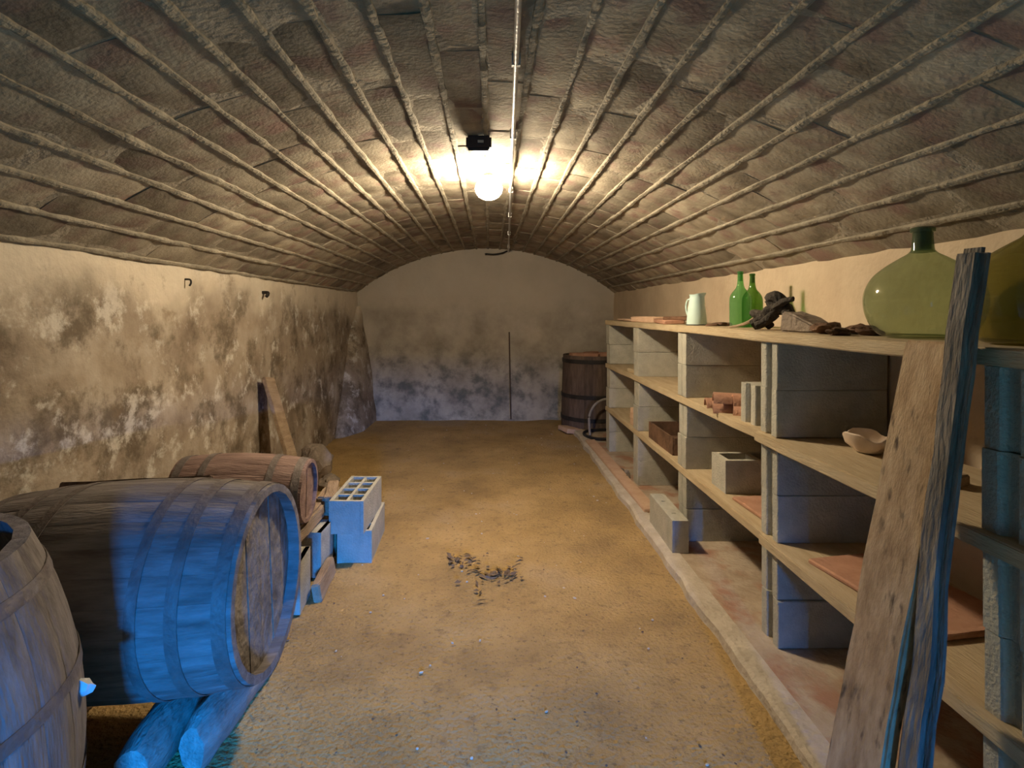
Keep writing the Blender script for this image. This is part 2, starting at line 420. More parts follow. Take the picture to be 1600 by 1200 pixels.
# ------------------------------------------------------------------ block shelving
BX0 = 1.275; BD = .49; BW = .145; BH = .21; BT = .046; ZS = .05
def block_bm(L, Wd, H, groove=True, seed=0):
    """solid-walled block, long axis X, end at -X facing the room"""
    g = Wd*.17 if groove else .004; dp = .022 if groove else .002
    poly = [(-L/2, -Wd/2), (L/2, -Wd/2), (L/2, Wd/2), (-L/2, Wd/2), (-L/2, g), (-L/2+dp, g*.7), (-L/2+dp, -g*.7), (-L/2, -g)]
    bm = bmesh.new(); prism(bm, poly, 0, H)
    bmesh.ops.bevel(bm, geom=[e for e in bm.edges if e.calc_length() > .05], offset=.0035, segments=1, affect='EDGES')
    for v in bm.verts: v.co += noise.noise_vector(v.co*14+Vector((seed*5, 0, seed)))*.003
    return bm
bv = {g: [obj_me for obj_me in [mesh(block_bm(BD, BW, BH-.0015, g, s), 'block') for s in range(4)]] for g in (True, False)}
for g in bv:
    for me in bv[g]: me.materials.append(M['block'])
shelf = thing('block_shelving', 'long three-tier shelving of grey concrete blocks and pale boards along right wall', 'shelving', (BX0, 0, ZS))
shelf_loc = Vector((BX0, 0, ZS))
DY = [5.86, 4.735, 3.605, 2.48, 1.335, .22]
LV = [ZS, ZS+2*BH+BT, ZS+2*(2*BH+BT)]
rb = random.Random(4)
for i, y in enumerate(DY):
    for lv in LV:
        for c in range(2):
            me = rb.choice(bv[i >= 3])
            obj('block', me, None, shelf, loc=Vector((BX0+BD/2+rb.uniform(-.006, .006), y+rb.uniform(-.004, .004), lv+c*BH))-shelf_loc,
                rot=(0, 0, rb.uniform(-.012, .012)))
def board(y0, y1, ztop, dx=0., t=BT, seed=0, m='board'):
    bm = slab_long((BD+.01, y1-y0, t), 1, 10, .006, seed, .004, 3)
    return obj('shelf_board', bm, m, shelf, loc=Vector((BX0+BD/2-.005+dx, (y0+y1)/2, ztop-t/2))-shelf_loc)
Z1 = LV[1]; Z2 = LV[2]; Z3 = LV[2]+2*BH+BT
board(2.50, 5.95, Z1, 0, seed=1); board(.12, 2.52, Z1-.001, -.02, seed=2)
board(2.50, 5.95, Z2, 0, seed=3); board(.12, 2.56, Z2-.001, -.022, seed=4)
board(3.62, 5.95, Z3, 0, seed=5); board(.12, 3.64, Z3+.001, -.008, seed=6)

# ------------------------------------------------------------------ hollow blocks lying about
def hollow_bm(L, Wd, H, nx, ny, wall=.022, web=.018, bottom=True, seed=0):
    """long axis Y, cells open upwards"""
    bm = bmesh.new()
    for s in (-1, 1):
        box(bm, (s*(Wd/2-wall/2), 0, H/2), (wall, L, H)); box(bm, (0, s*(L/2-wall/2), H/2), (Wd-2*wall+.004, wall, H-.001))
    for k in range(1, ny): box(bm, (0, -L/2+wall/2+(L-wall)*k/ny, H/2-.001), (Wd-.004, web, H-.004))
    for k in range(1, nx): box(bm, (-Wd/2+wall/2+(Wd-wall)*k/nx, 0, H/2-.001), (web, L-.004, H-.006))
    if bottom: box(bm, (0, 0, .008), (Wd-.003, L-.003, .016))
    return bm
tag(obj('hollow_block', hollow_bm(.5, .21, .2, 2, 4), 'block', None, False, (-.86, 3.53, .198), (0, 0, R(-1))),
    'hollow concrete block lying open side up on top of another block', 'concrete block', 'blocks stacked by the small barrel')
tag(obj('hollow_block', hollow_bm(.5, .21, .2, 2, 4), 'block', None, False, (-.835, 3.575, .0), (0, 0, R(2))),
    'concrete block on the floor carrying another hollow block', 'concrete block', 'blocks stacked by the small barrel')
b = tag(obj('hollow_block', hollow_bm(.5, .1, .2, 1, 3, .02), 'block', None, False, (1.18, 3.6, .052), (0, 0, R(-1))),
        'thin grey concrete block lying on the slab at the foot of the shelving', 'concrete block')
bm = bmesh.new()
ys = [-.247, -.126, -.114, .094, .106, .247]
for k in (0, 2, 4): box(bm, (0, (ys[k]+ys[k+1])/2, .193), (.096, ys[k+1]-ys[k], .012))
for k in (1, 3):
    for sx in (-1, 1): box(bm, (sx*.0315, (ys[k]+ys[k+1])/2, .193), (.033, ys[k+1]-ys[k], .012))
obj('top_face', bm, 'block', b, False)
def end_block(loc, rz, label, L=.4, Wd=.15, H=.2):
    o = obj('hollow_block', block_bm(L, Wd, H, True, 9), 'block', None, True, loc, (0, 0, rz)); return tag(o, label, 'concrete block')
end_block((BX0+.23, 2.735, Z2-.003), R(2), 'concrete block standing on the middle shelf beside pink broken tiles', .42, .145, .2)
o = tag(obj('hollow_block', hollow_bm(.40, .19, .19, 1, 2, .03, .03), 'block', None, False, (BX0+.25, 3.15, Z1-.003), (0, 0, R(90))),
        'hollow concrete block standing on the lower shelf beside a red tile', 'concrete block')

# ------------------------------------------------------------------ barrels
def barrel_r(t, rh, rb_): return rh+(rb_-rh)*(1-(2*t-1)**2)
def stave_mesh(L, rh, rb_, n, th, m, nt=14, seed=0):
    bm = bmesh.new(); rings = []; da = 2*math.pi/n
    for i in range(nt+1):
        t = i/nt; x = L*t; r = barrel_r(t, rh, rb_)+.0015*noise.noise(Vector((t*4, seed, 0))); ring = []
        for ang, rr in ((-.497, r-.0012), (-.42, r), (0, r+.001), (.42, r), (.497, r-.0012), (.497, r-th), (-.497, r-th)):
            ring.append(bm.verts.new((x, rr*math.sin(ang*da), rr*math.cos(ang*da))))
        rings.append(ring)
    for a, b in zip(rings, rings[1:]):
        for k in range(7): bm.faces.new((a[k], a[(k+1) % 7], b[(k+1) % 7], b[k]))
    bm.faces.new(rings[0][::-1]); bm.faces.new(rings[-1])
    me = mesh(bm, 'stave'); me.materials.append(M[m]); smooth_angle(me, 30); return me
def head_boards(parent, rad, x, nb, m, flip=False):
    """boards of the head: strips of a disc in the YZ plane"""
    for k in range(nb):
        y0 = -rad+2*rad*k/nb+.0015; y1 = -rad+2*rad*(k+1)/nb-.0015
        top = []; bot = []
        for j in range(9):
            y = y0+(y1-y0)*j/8; h = math.sqrt(max(0, rad*rad-y*y)); top.append((y, h)); bot.append((y, -h))
        poly = bot+top[::-1]; clean = [poly[0]]
        for p in poly[1:]:
            if (Vector(p)-Vector(clean[-1])).length > 1e-4: clean.append(p)
        if (Vector(clean[0])-Vector(clean[-1])).length < 1e-4: clean.pop()
        bm = bmesh.new(); prism(bm, clean, -.011, .011)
        bmesh.ops.rotate(bm, verts=bm.verts, cent=(0, 0, 0), matrix=Matrix(((0, 0, 1), (1, 0, 0), (0, 1, 0))))
        obj('head_board', bm, m, parent, False, loc=(x+((k*37) % 5-2)*.0012, 0, 0))
def hoop_bm(L, rh, rb_, t0, t1, th=.004, n=56):
    bm = bmesh.new(); rr = []
    for t, o in ((t0, .002), (t0, th), (t1, th), (t1, .002)):
        r = barrel_r(t, rh, rb_)+o
        rr.append([bm.verts.new((L*t, r*math.sin(2*math.pi*k/n), r*math.cos(2*math.pi*k/n))) for k in range(n)])
    for a, b in zip(rr, rr[1:]+rr[:1]):
        for k in range(n): bm.faces.new((a[k], a[(k+1) % n], b[(k+1) % n], b[k]))
    return bm
def barrel(name, label, L, rh, rb_, n, m, hoops, headm, recess, loc, rot, nb=6, th=.026, heads=(0, 1), group=None):
    """axis along local +X, origin at one end of the axis"""
    t = thing(name, label, 'barrel', loc, rot, group)
    vs = [stave_mesh(L, rh, rb_, n, th, m, seed=s) for s in range(3)]
    for k in range(n): obj('stave', vs[(k*7) % 3], None, t, rot=(2*math.pi*k/n, 0, 0))
    for t0, t1 in hoops: obj('hoop', hoop_bm(L, rh, rb_, t0, t1), 'hoop', t)
    for h in heads: head_boards(t, barrel_r(recess/L, rh, rb_)-th+.006, recess if h == 0 else L-recess, nb, headm)
    return t
# large barrel lying on logs, its head towards the aisle
b1 = barrel('wooden_barrel', 'large weathered barrel lying on its side on logs, tinted blue by daylight', .95, .325, .362, 26, 'stave',
            [(.015, .06), (.17, .21), (.29, .325), (.68, .715), (.80, .84), (.94, .985)], 'head', .055, (-1.745, 1.97, .535), (0, R(-2.2), R(1.0)))
# small barrel behind it
b2 = barrel('small_barrel', 'small reddish brown barrel lying on a timber beam behind the big barrel', .70, .168, .196, 18, 'stave_b',
            [(.02, .08), (.22, .27), (.73, .78), (.92, .98)], 'stave_b', .03, (-1.70, 3.0, .565), (0, R(1.5), R(2)), nb=4, th=.018)
# upright open cask in the near left corner
b3 = barrel('upright_cask', 'tall open-topped cask standing upright with a worn rim', 1.0, .352, .462, 28, 'stave',
            [(.02, .06), (.20, .235), (.40, .43), (.66, .69), (.90, .93)], 'head', .06, (-1.405, 1.12, .0), (0, R(-90), 0), th=.032, heads=(0,))
bm = bmesh.new(); tube(bm, [(.66, .30, -.33), (.68, .31, -.325), (.70, .33, -.31), (.70, .35, -.30)], .006, 6)
clip = tag(obj('cloth_rag', rock(.028, 5, 2, .5, (1.2, .6, .8)), 'white', None, True, (-1.003, 1.334, .62)), 'small pale rag stuck to the side of the upright cask', 'rag')
bm.free()

# timbers and chocks under the barrels
def timber(name, s, loc, rot, label, m='timber', cat='timber', seed=0, bevel=.015, amp=.012, grp=None, bend=0):
    ax = max(range(3), key=lambda i: s[i])
    return tag(obj(name, slab_long(s, ax, 9, amp, seed, bevel, 7, bend), m, None, True, loc, rot), label, cat, grp)
def log(loc, L, rx, rz_, rot, label, seed):
    n = 14; pts = [(0, -L/2+L*k/n, 0) for k in range(n+1)]
    rad = [rz_*(.80 if k in (0, n) else .97 if k in (1, n-1) else 1) for k in range(n+1)]
    bm = tube(bmesh.new(), pts, rad, 14, .012, seed)
    for v in bm.verts: v.co.x *= rx/rz_
    return tag(obj('timber_log', bm, 'log', None, True, loc, rot), label, 'log')
log((-1.135, 2.08, .098), .78, .066, .10, (0, 0, R(3)), 'grey split log lying under the big barrel, next to the dark gap by the cask', 1)
log((-.965, 2.10, .094), .62, .056, .097, (0, 0, R(-3)), 'short log wedged under the aisle end of the big barrel', 2)
timber('timber_beam', (.13, 1.0, .15), (-1.6, 2.0, .074), (0, 0, R(1)), 'timber beam under the wall end of the big barrel', 'timber', 'beam', 3)
timber('timber_beam', (.10, .62, .10), (-1.07, 3.02, .322), (R(1), 0, R(-2)), 'reddish timber beam carrying the aisle end of the small barrel', 'timber', 'beam', 4)
timber('timber_beam', (.12, .60, .36), (-1.58, 3.02, .178), (0, 0, 0), 'thick timber under the wall end of the small barrel', 'timber', 'beam', 5)
for y, rz, lb in ((2.83, 4, 'hollow concrete block propping up the near end of the timber beam'), (3.22, -3, 'hollow concrete block propping up the far end of the timber beam')):
    tag(obj('hollow_block', hollow_bm(.2, .2, .26, 1, 2, .026), 'block', None, False, (-1.06, y-.0, .274), (R(180), 0, R(rz))), lb, 'concrete block')
timber('plank_offcut', (.045, .34, .10), (-.925, 3.04, .047), (0, R(-10), R(4)), 'pale wood offcut standing on edge against the propping blocks', 'timber', 'wood', 6, .006, .006)
timber('plank_offcut', (.07, .34, .025), (-1.02, 3.52, .385), (0, 0, R(12)), 'thin wood offcut lying between small barrel and stacked blocks', 'timber', 'wood', 8, .005, .004)
timber('rubble_prop', (.12, .22, .372), (-1.04, 3.53, .186), (0, 0, R(5)), 'upright timber stub beside the stacked blocks', 'timber', 'wood', 9, .01, .01)
timber('dark_plank', (.66, .03, .06), (-1.50, 2.30, .80), (R(-30), R(-3.5), R(-3)), 'dark plank lying along the back of the big barrel', 'tubwood', 'plank', 10, .004, .004)
# board leaning on the left wall
timber('leaning_board', (.03, .17, 1.06), (-1.655, 4.42, .50), (R(-9), R(-20), R(0)), 'short board leaning against the stained left wall', 'timber', 'board', 11, .004, .006)
tag(obj('rubble_stone', rock(.16, 3, 3, .4, (1, .9, 1.1)), 'stone', None, True, (-1.62, 5.05, .13)), 'dark rubble stone at the foot of the left wall', 'stone')
tag(obj('rubble_stone', rock(.085, 8, 3, .4, (1, 1.3, .7)), 'stone', None, True, (-1.40, 4.75, .05)), 'small rubble stone beside the larger one by the left wall', 'stone')

# ------------------------------------------------------------------ tub, hoses and bricks at the far end
tub = thing('wooden_tub', 'dark wooden tub with iron hoops standing in the far right corner', 'tub', (1.362, 7.25, 0))
n = 22; sm = []
for sd in range(2):
    bm = bmesh.new(); rings = []; da = 2*math.pi/n
    for z, r in ((0, .405), (.3, .40), (.65, .39), (.97, .38)):
        rings.append([bm.verts.new((rr*math.sin(q*da), rr*math.cos(q*da), z)) for q, rr in ((-.49, r-.003), (0, r), (.49, r-.003), (.49, r-.03), (-.49, r-.03))])
    for a, b in zip(rings, rings[1:]):
        for k in range(5): bm.faces.new((a[k], a[(k+1) % 5], b[(k+1) % 5], b[k]))
    bm.faces.new(rings[0][::-1]); bm.faces.new(rings[-1]); me = mesh(bm, 'stave'); me.materials.append(M['tubwood']); sm.append(me)
for k in range(n): obj('stave', sm[k % 2], None, tub, rot=(0, 0, 2*math.pi*k/n))
for z, r in ((.16, .4045), (.45, .398), (.90, .385)):
    obj('hoop', lathe([(r-.002, z-.025), (r+.006, z-.025), (r+.006, z+.025), (r-.002, z+.025)], 44), 'dark', tub)
obj('lid', lathe([(0, .94), (.36, .94), (.36, .955), (0, .955)], 40), 'tubwood', tub)
for k, (x, y, rz) in enumerate(((1.15, 7.1, 15), (1.32, 7.05, -20), (1.52, 7.1, 8), (1.36, 7.3, 40))):
    tag(obj('broken_tile', rough_box((.2, .12, .05), 1, .01, k, .008), 'terra', None, True, (x, y, .979), (0, 0, R(rz))), ('reddish broken tile at the aisle side of the tub lid', 'reddish broken tile on the front edge of the tub lid', 'reddish broken tile on the tub lid nearest the right wall', 'reddish broken tile in the middle of the tub lid')[k], 'tile', 'broken tiles on the tub')
bm = tube(bmesh.new(), smoothline([(1.62, 6.28, .07), (1.40, 6.22, .085), (1.22, 6.30, .07), (1.135, 6.5, .068), (1.20, 6.70, .07), (1.45, 6.76, .075), (1.66, 6.8, .07)], 8), .017, 8)
tag(obj('rubber_hose', bm, 'hose'), 'black rubber hose coiled on the slab by the end of the shelving', 'hose')
bm = tube(bmesh.new(), smoothline([(1.20, 6.50, .064), (1.195, 6.52, .16), (1.205, 6.55, .30), (1.28, 6.58, .42), (1.42, 6.6, .48), (1.55, 6.62, .40), (1.62, 6.64, .2), (1.63, 6.66, .066)], 7), .014, 8)
tag(obj('stiff_hose', bm, 'ghose'), 'grey stiff hose arching up in front of the dark tub', 'hose')
tag(obj('floor_brick', rough_box((.20, .26, .055), 1, .008, 3, .008), 'pinkb', None, True, (1.02, 6.93, .04), (0, R(6), R(20))), 'pale pink brick lying flat where the slab ends', 'brick')
timber('floor_plank', (.105, 2.2, .028), (1.175, 5.13, .064), (0, 0, R(1.2)), 'long reddish plank lying on the slab along the shelving', 'pinkb', 'plank', 12, .004, .005)
for k, (x, y, r_) in enumerate(((1.245, 4.95, .028), (1.235, 5.06, .02), (1.235, 4.86, .022))):
    tag(obj('rubble_lump', rock(r_, k+20, 2, .5), 'stone', None, True, (x, y, .05+r_*.6)), ('largest rubble lump on the slab between plank and block upright', 'small rubble lump behind the largest one on the slab', 'small rubble lump in front of the largest one on the slab')[k], 'rubble', 'rubble lumps on the slab')

# ------------------------------------------------------------------ planks leaning on the shelving
def leaning(name, p0, p1, wdir, wd, th, m, label, cat, seed, amp=.006, bevel=.006, bend=0.):
    p0, p1 = Vector(p0), Vector(p1); ax = (p1-p0).normalized(); wv = Vector(wdir); wv = (wv-ax*wv.dot(ax)).normalized(); nv = ax.cross(wv)
    bm = slab_long((wd, th, (p1-p0).length), 2, 16, amp, seed, bevel, 6, bend)
    o = obj(name, bm, m); q = Matrix((wv, nv, ax)).transposed().to_quaternion()
    # wv x? keep right-handed
    o.rotation_mode = 'QUATERNION'; o.rotation_quaternion = Matrix((wv, ax.cross(wv), ax)).transposed().to_quaternion(); o.location = (p0+p1)/2
    return tag(o, label, cat)
leaning('leaning_plank', (.955, 1.49, .0), (1.226, 1.492, 1.455), (.10, -1, 0), .168, .04, 'plank', 'broad brown plank leaning on the front edge of the shelving', 'plank', 3)
leaning('leaning_timber', (1.0, 1.325, .0), (1.253, 1.408, 1.70), (.12, -1, 0), .078, .042, 'pole', 'dark weathered timber leaning beside the broad plank, rising above the shelf top', 'timber', 5, .009, .016, -.012)

# ------------------------------------------------------------------ things on the shelves
def lathe_thing(name, prof, m, loc, label, cat, grp=None, n=40, sub=True):
    bm = lathe(prof, n); o = obj(name, bm, m, None, True, loc); return tag(o, label, cat, grp)
def bottle_shape(parent_name, prof, m, loc, label, cat, neckprof, nm, grp=None, rot=(0, 0, 0), sc=1.):
    t = thing(parent_name, label, cat, loc, rot, grp); t.scale = (sc,)*3
    obj('body', lathe(smooth2(prof), 44), m, t); obj('neck', lathe(neckprof, 32), nm, t); return t
def smooth2(p, n=5): 
    return [(max(0, v.x), v.z) for v in smoothline([(r, 0, z) for r, z in p], n)]
demi = [(0, .012), (.09, .010), (.118, .004), (.145, .025), (.168, .075), (.176, .125), (.170, .17), (.148, .215), (.112, .25), (.072, .278), (.045, .295), (.036, .305)]
dneck = [(.0355, .300), (.033, .315), (.030, .355), (.030, .368), (.036, .370), (.037, .384), (.030, .388), (.024, .386), (.024, .31)]
TOP = Z3+.001
bottle_shape('demijohn', demi, 'g_demi', (1.525, 1.915, TOP), 'big round pale green glass demijohn on the shelf top', 'demijohn', dneck, 'g_neck')
bottle_shape('demijohn', demi, 'g_dark', (1.50, 1.475, TOP), 'dark olive glass demijohn on the shelf top behind the leaning timber', 'demijohn', dneck, 'g_dark')
bot = [(0, .012), (.04, .006), (.052, .002), (.058, .015), (.059, .09), (.059, .15), (.055, .18), (.042, .205), (.026, .225), (.019, .245), (.016, .27)]
bneck = [(.016, .268), (.0145, .31), (.017, .312), (.017, .322), (.0145, .324), (.012, .322), (.012, .27)]
bottle_shape('glass_bottle', bot, 'g_bot', (1.452, 3.15, TOP), 'bright green glass bottle with tall neck standing on the shelf top', 'bottle', bneck, 'g_bot')
bottle_shape('glass_bottle', bot, 'g_bot2', (1.565, 3.24, TOP), 'darker green bottle standing half behind the bright green one', 'bottle', bneck, 'g_bot2', sc=.98)
jug = thing('enamel_jug', 'pale mint enamel jug tapering to the top on the shelf', 'jug', (1.355, 3.56, TOP), (0, 0, R(-60)))
bm = lathe([(0, .004), (.062, .003), (.064, .008), (.060, .06), (.052, .13), (.044, .18), (.043, .19), (.046, .203), (.042, .203), (.040, .185), (.055, .05), (.055, .012), (0, .012)], 36)
for v in bm.verts:
    if v.co.z > .17 and v.co.x > .02: v.co.x += (v.co.z-.17)*.5; v.co.z += (v.co.x-.02)*.25
obj('body', bm, 'enamel', jug)
obj('handle', tube(bmesh.new(), smoothline([(-.043, 0, .175), (-.075, 0, .165), (-.085, 0, .12), (-.075, 0, .075), (-.055, 0, .06)], 6), .006, 8), 'enamel', jug)
obj('base_rim', lathe([(.060, 0), (.066, 0), (.066, .008), (.060, .008)], 36), 'dark', jug)
# bricks and wood on the far end of the top board
def slabthing(name, s, loc, rz, m, label, cat, grp=None, seed=0, amp=.006, rx=0, ry=0):
    return tag(obj(name, rough_box(s, 1, amp, seed, .006), m, None, True, loc, (R(rx), R(ry), R(rz))), label, cat, grp)
slabthing('flat_brick', (.21, .40, .05), (1.42, 4.75, TOP+.024), 12, 'pinkb', 'pale orange brick lying on the far end of the shelf top', 'brick', None, 1)
slabthing('flat_tile', (.20, .5, .022), (1.42, 5.3, TOP+.010), 4, 'pinkb', 'thin pale tile lying on the shelf top behind the orange brick', 'tile', None, 2)
slabthing('wood_offcut', (.14, .48, .03), (1.37, 4.17, TOP+.014), -8, 'terra', 'reddish brown board offcut lying between orange brick and mint jug', 'wood', None, 3)
slabthing('wood_offcut', (.10, .36, .028), (1.43, 4.05, TOP+.042), 14, 'leather', 'short dark offcut lying on top of the reddish brown one', 'wood', None, 4)
for k, (x, y, sx, sy, sz, rz) in enumerate(((1.42, 3.36, .05, .10, .022, 20), (1.50, 3.42, .04, .07, .018, -30), (1.36, 3.33, .035, .08, .014, 60))):
    slabthing('bark_scrap', (sx, sy, sz), (x, y, TOP+sz/2), rz, 'leather', ('largest dark bark scrap on the shelf top beside the mint jug', 'thick dark bark scrap on the wall side of the largest one', 'thinnest dark bark scrap at the shelf edge beside the mint jug')[k], 'scrap', 'scraps beside the jug', k+5, .01)
# dried vine stump
bm = bmesh.new()
for k, (pts, r0, r1) in enumerate([
    ([(-.10, -.02, .02), (-.05, 0, .06), (.0, .0, .10), (.05, .02, .11)], .028, .034), ([(.05, .02, .11), (.10, 0, .06), (.15, -.02, .03), (.20, -.02, .022)], .034, .02),
    ([(.0, 0, .10), (-.06, .03, .05), (-.03, .02, .02)], .03, .022), ([(0, 0, .09), (.06, -.02, .13), (.13, -.02, .15)], .024, .012),
    ([(.02, 0, .09), (-.02, -.03, .04), (-.05, -.06, .02)], .026, .02), ([(.03, .01, .10), (-.02, .01, .15), (.02, .0, .165), (.05, .01, .13)], .026, .03),
    ([(-.05, 0, .07), (-.10, .0, .085), (-.13, .02, .07)], .03, .015), ([(.08, 0, .07), (.12, .03, .05), (.14, .05, .018)], .02, .014)]):
    P = smoothline(pts, 5); tube(bm, P, [r0+(r1-r0)*i/(len(P)-1) for i in range(len(P))], 9, .008, k)
tag(obj('vine_stump', bm, 'vine', None, True, (1.405, 2.70, TOP), (0, 0, R(-65))), 'gnarled black dried vine stump on the shelf top in front of the bottles', 'vine stump')
tag(obj('dry_twig', tube(bmesh.new(), smoothline([(1.33, 3.02, TOP+.006), (1.36, 2.93, TOP+.02), (1.38, 2.83, TOP+.055)], 6), [.006+.0004*i for i in range(13)], 7, .003, 3), 'timber'), 'thin pale twig leaning on the black vine stump', 'twig')
# wedge stone and brown scraps
bm = bmesh.new(); prism(bm, [(-.11, 0), (.13, 0), (.10, .035), (-.02, .075), (-.09, .095)], -.055, .055)
bmesh.ops.rotate(bm, verts=bm.verts, cent=(0, 0, 0), matrix=Matrix.Rotation(R(90), 3, 'X')); bmesh.ops.bevel(bm, geom=bm.edges[:], offset=.008, segments=2, affect='EDGES')
bmesh.ops.subdivide_edges(bm, edges=bm.edges[:], cuts=2, use_grid_fill=True)
for v in bm.verts: v.co += noise.noise_vector(v.co*15)*.008
tag(obj('stone_wedge', bm, 'stone', None, True, (1.40, 2.40, TOP-.001), (0, 0, R(-80))), 'grey wedge shaped stone between vine stump and brown scraps', 'stone')
for k, (x, y, s, rz) in enumerate(((1.385, 2.225, .055, 20), (1.52, 2.235, .048, 60), (1.47, 2.115, .044, -30), (1.345, 2.095, .036, 10))):
    tag(obj('leather_scrap', rock(s, k+40, 3, .55, (1.2, 1, .42)), 'leather', None, True, (x, y, TOP+s*.36), (0, R(8), R(rz))), ('largest crumpled brown scrap, against the stone wedge on the shelf top', 'crumpled brown scrap lying against the wall side of the others', 'brown scrap lying in the middle of the pile by the demijohn', 'smallest brown scrap at the front edge beside the demijohn')[k], 'scrap', 'brown scraps by the demijohn')
# middle shelf
for k in range(5):
    bm = bmesh.new(); n = 8; pr = []
    for j in range(n+1): a = math.pi*j/n; pr.append((.055*math.cos(a), .055*math.sin(a)))
    pr += [(.045*math.cos(math.pi*j/n), .045*math.sin(math.pi*j/n)) for j in range(n, -1, -1)]
    prism(bm, pr, -.15, .15); bmesh.ops.rotate(bm, verts=bm.verts, cent=(0, 0, 0), matrix=Matrix.Rotation(R(90), 3, 'X'))
    for v in bm.verts: v.co += noise.noise_vector(v.co*9+Vector((k, 0, 0)))*.006
    x, y, z, rz = ((1.40, 3.02, 0, 70), (1.40, 3.02, .055, 72), (1.47, 2.92, .0, 66), (1.47, 2.92, .055, 70), (1.42, 3.18, 0, 80))[k]
    tag(obj('roof_tile', bm, 'terra', None, True, (x, y, Z2-.004+z), (0, 0, R(rz))), 'pinkish curved roof tile piled beside the block on the middle shelf', 'tile', 'curved tiles on the middle shelf')
slabthing('wood_offcut', (.12, .20, .035), (1.36, 4.98, Z2+.016), 10, 'board', 'pale wood offcut on the middle shelf in the far bay', 'wood', None, 9)
bm = lathe([(0, .012), (.035, .004), (.045, .006), (.078, .05), (.086, .078), (.080, .082), (.070, .055), (.035, .02), (0, .018)], 30)
for v in bm.verts:
    if v.co.z > .04: v.co.z -= .022*max(0, math.sin(3*math.atan2(v.co.y, v.co.x)+1))
tag(obj('broken_bowl', bm, 'ceramic', None, True, (1.50, 2.155, Z2-.001)), 'broken pale ceramic bowl on the middle shelf', 'bowl')
tag(obj('ceramic_spout', lathe([(0, 0), (.024, 0), (.020, .02), (.011, .03), (.014, .045), (.012, .06), (.015, .068), (.008, .072), (0, .072)], 20), 'ceramic', None, True, (1.50, 1.98, Z2-.001)), 'little pale ceramic stub standing beside the broken bowl', 'ceramic')
slabthing('wood_offcut', (.09, .17, .035), (1.47, 1.81, Z2+.015), 25, 'timber', 'short wood offcut lying near the little ceramic stub', 'wood', None, 12)
# lower shelf
slabthing('terracotta_tile', (.38, .36, .02), (1.52, 2.80, Z1+.009), 3, 'terra', 'flat red terracotta tile on the lower shelf beside a hollow block', 'tile', None, 14, .003)
slabthing('terracotta_tile', (.36, .55, .02), (1.52, 1.98, Z1+.010), 10, 'terra', 'flat reddish tile on the lower shelf near the leaning plank', 'tile', None, 15, .003, 0, 0)
bx = thing('wooden_crate', 'shallow brown wooden box tilted on the lower shelf', 'crate', (1.48, 4.15, Z1))
for nm, c, s in (('bottom', (0, 0, .008), (.36, .58, .014)), ('side', (-.175, 0, .065), (.014, .58, .13)), ('side', (.175, 0, .065), (.014, .58, .13)),
                 ('end', (0, -.285, .065), (.34, .014, .128)), ('end', (0, .285, .065), (.34, .014, .128))):
    bm = bmesh.new(); box(bm, c, s); bmesh.ops.bevel(bm, geom=bm.edges[:], offset=.002, segments=1, affect='EDGES'); obj(nm, bm, 'leather', bx)
for k, (y, z) in enumerate(((4.93, 0), (4.94, .053), (4.92, .106))):
    slabthing('small_brick', (.20, .10, .052), (1.385, y, Z1+.025+z), 3+3*k, 'pinkb', ('bottom', 'middle', 'top')[k]+' pale pink brick of the small stack on the lower shelf', 'brick', 'pink bricks stacked in the far bay', 20+k, .004)

# ------------------------------------------------------------------ ceiling fittings
lamp = thing('ceiling_lamp', 'glowing round globe lamp fixed to the crown of the vault', 'lamp', (-.005, 3.42, ZCR-.012))
obj('base_plate', lathe([(0, .012), (.045, .012), (.045, -.012), (.03, -.03), (.03, -.055), (.0, -.055)], 32), 'steel', lamp)
gm = emis('lamp_glass', LAMP_COL, LAMP_POWER)
obj('glass_globe', lathe([(0, -.05), (.035, -.052), (.062, -.066), (.08, -.09), (.086, -.115), (.08, -.142), (.062, -.166), (.035, -.181), (0, -.186)], 36), gm, lamp)
obj('holder_ring', lathe([(.030, -.042), (.048, -.042), (.048, -.052), (.034, -.054)], 32), 'steel', lamp)
jb = thing('junction_box', 'small dark junction box on the vault in front of the lamp', 'junction box', (-.055, 2.80, ZCR-.004))
bm = bmesh.new(); box(bm, (0, 0, -.035), (.13, .09, .07)); bmesh.ops.bevel(bm, geom=bm.edges[:], offset=.01, segments=2, affect='EDGES'); obj('body', bm, 'jbox', jb)
bm = bmesh.new(); box(bm, (.01, -.047, -.035), (.03, .012, .012)); obj('gland', bm, 'steel', jb)
bm = bmesh.new(); box(bm, (0, 0, -.073), (.10, .06, .006)); obj('cover', bm, 'jbox', jb)
def zc(x, d): return ZC+math.sqrt(RV*RV-(x-X0)**2)-d
P = []
for k in range(28):
    y = .4+(YF-.4)*k/27; x = .035+.030*y; P.append((x, y, zc(x, .030)))
cd = thing('conduit', 'thin metal conduit running along the crown of the vault to the far wall', 'conduit', (0, 0, 0))
obj('pipe', tube(bmesh.new(), P, .010, 10), 'steel', cd)
for y in (1.2, 1.9, 2.7, 3.9, 4.9, 6.0, 7.2):
    x = .035+.030*y; bm = bmesh.new(); box(bm, (x, y, zc(x, .014)), (.03, .018, .05)); obj('clip', bm, 'steel', cd)
bm = tube(bmesh.new(), smoothline([(-.05, 2.84, ZCR-.055), (-.05, 3.0, ZCR-.03), (-.02, 3.2, ZCR-.022), (-.01, 3.36, ZCR-.035)], 6), .006, 6)
tag(obj('lamp_cable', bm, 'jbox'), 'short dark cable from junction box to globe lamp', 'cable')
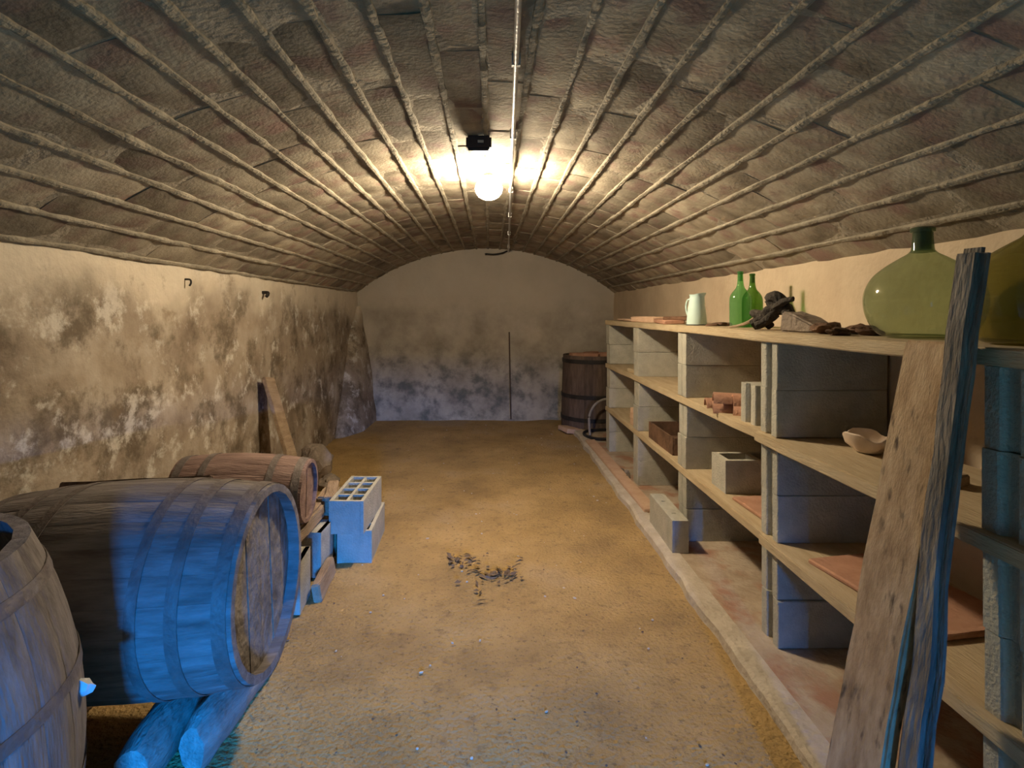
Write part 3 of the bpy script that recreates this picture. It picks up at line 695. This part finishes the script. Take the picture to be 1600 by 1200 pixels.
hk = tag(obj('wall_bracket', tube(bmesh.new(), smoothline([(-.05, YF-.0, 2.36), (-.05, YF-.08, 2.36), (.06, YF-.11, 2.35), (.18, YF-.10, 2.37), (.24, YF-.04, 2.40), (.25, YF, 2.40)], 5), .012, 8), 'dark'), 'small bent iron bracket at the top of the far wall', 'bracket')
tag(obj('iron_rod', tube(bmesh.new(), [(.30, YF-.16, .03), (.29, YF-.07, .65), (.28, YF-.028, 1.25)], .010, 8), 'tubwood'), 'thin dark rod leaning upright against the far wall', 'rod')
tag(obj('wall_hook', tube(bmesh.new(), smoothline([(XL-.02, 4.55, 1.70), (XL+.04, 4.55, 1.70), (XL+.055, 4.53, 1.685), (XL+.05, 4.51, 1.665)], 5), .014, 7), 'dark'), 'rusty hook in the left wall above the leaning board', 'hook')
tag(obj('wall_hook', tube(bmesh.new(), smoothline([(XL-.02, 3.38, 1.74), (XL+.035, 3.38, 1.74), (XL+.045, 3.38, 1.72), (XL+.035, 3.38, 1.70)], 5), .006, 7), 'dark'), 'thin nail hook in the left wall above the small barrel', 'hook')

# ------------------------------------------------------------------ litter on the floor
rl = random.Random(5)
bm = bmesh.new()
for k in range(75):
    a = rl.random()*6.28; r_ = abs(rl.gauss(0, .085)); cx = -.11+r_*math.cos(a)*1.3+(.14 if k % 3 else -.08); cy = 3.22+r_*math.sin(a)+(-.05 if k % 3 else .12)
    m = Matrix.Translation((cx, cy, .008+rl.random()*.01)) @ Matrix.Rotation(rl.random()*6, 4, 'Z') @ Matrix.Rotation(rl.gauss(0, .35), 4, 'X')
    L, W_ = rl.uniform(.012, .04), rl.uniform(.006, .014)
    vs = [bm.verts.new(m @ Vector(p)) for p in ((-L, 0, 0), (-.3*L, W_, .006), (L, 0, .002), (-.2*L, -W_, .005))]
    bm.faces.new(vs)
tag(obj('leaf_litter', bm, 'leaf'), 'scatter of dark dry leaf bits in the middle of the earth floor', 'leaves', None, 'stuff')
def litter(name, m, num, label, cat, smin, smax, seed):
    rr = random.Random(seed); bm = bmesh.new()
    for k in range(num):
        y = .9+6.5*rr.random()**1.6; x = rr.uniform(-1.0, 1.02); s = rr.uniform(smin, smax)
        mt = Matrix.Translation((x, y, .003+s*.3)) @ Matrix.Rotation(rr.random()*6, 4, 'Z') @ Matrix.Diagonal((s*rr.uniform(.6, 1.8), s, s*.6, 1))
        bmesh.ops.create_icosphere(bm, subdivisions=1, radius=1, matrix=mt)
    return tag(obj(name, bm, m, None, False), label, cat, None, 'stuff')
litter('stone_chips', 'chip', 150, 'small pale stone chips strewn over the earth floor', 'chips', .003, .009, 3)
litter('dark_crumbs', 'leaf', 170, 'dark crumbs of earth and twig strewn over the floor', 'crumbs', .002, .0055, 4)
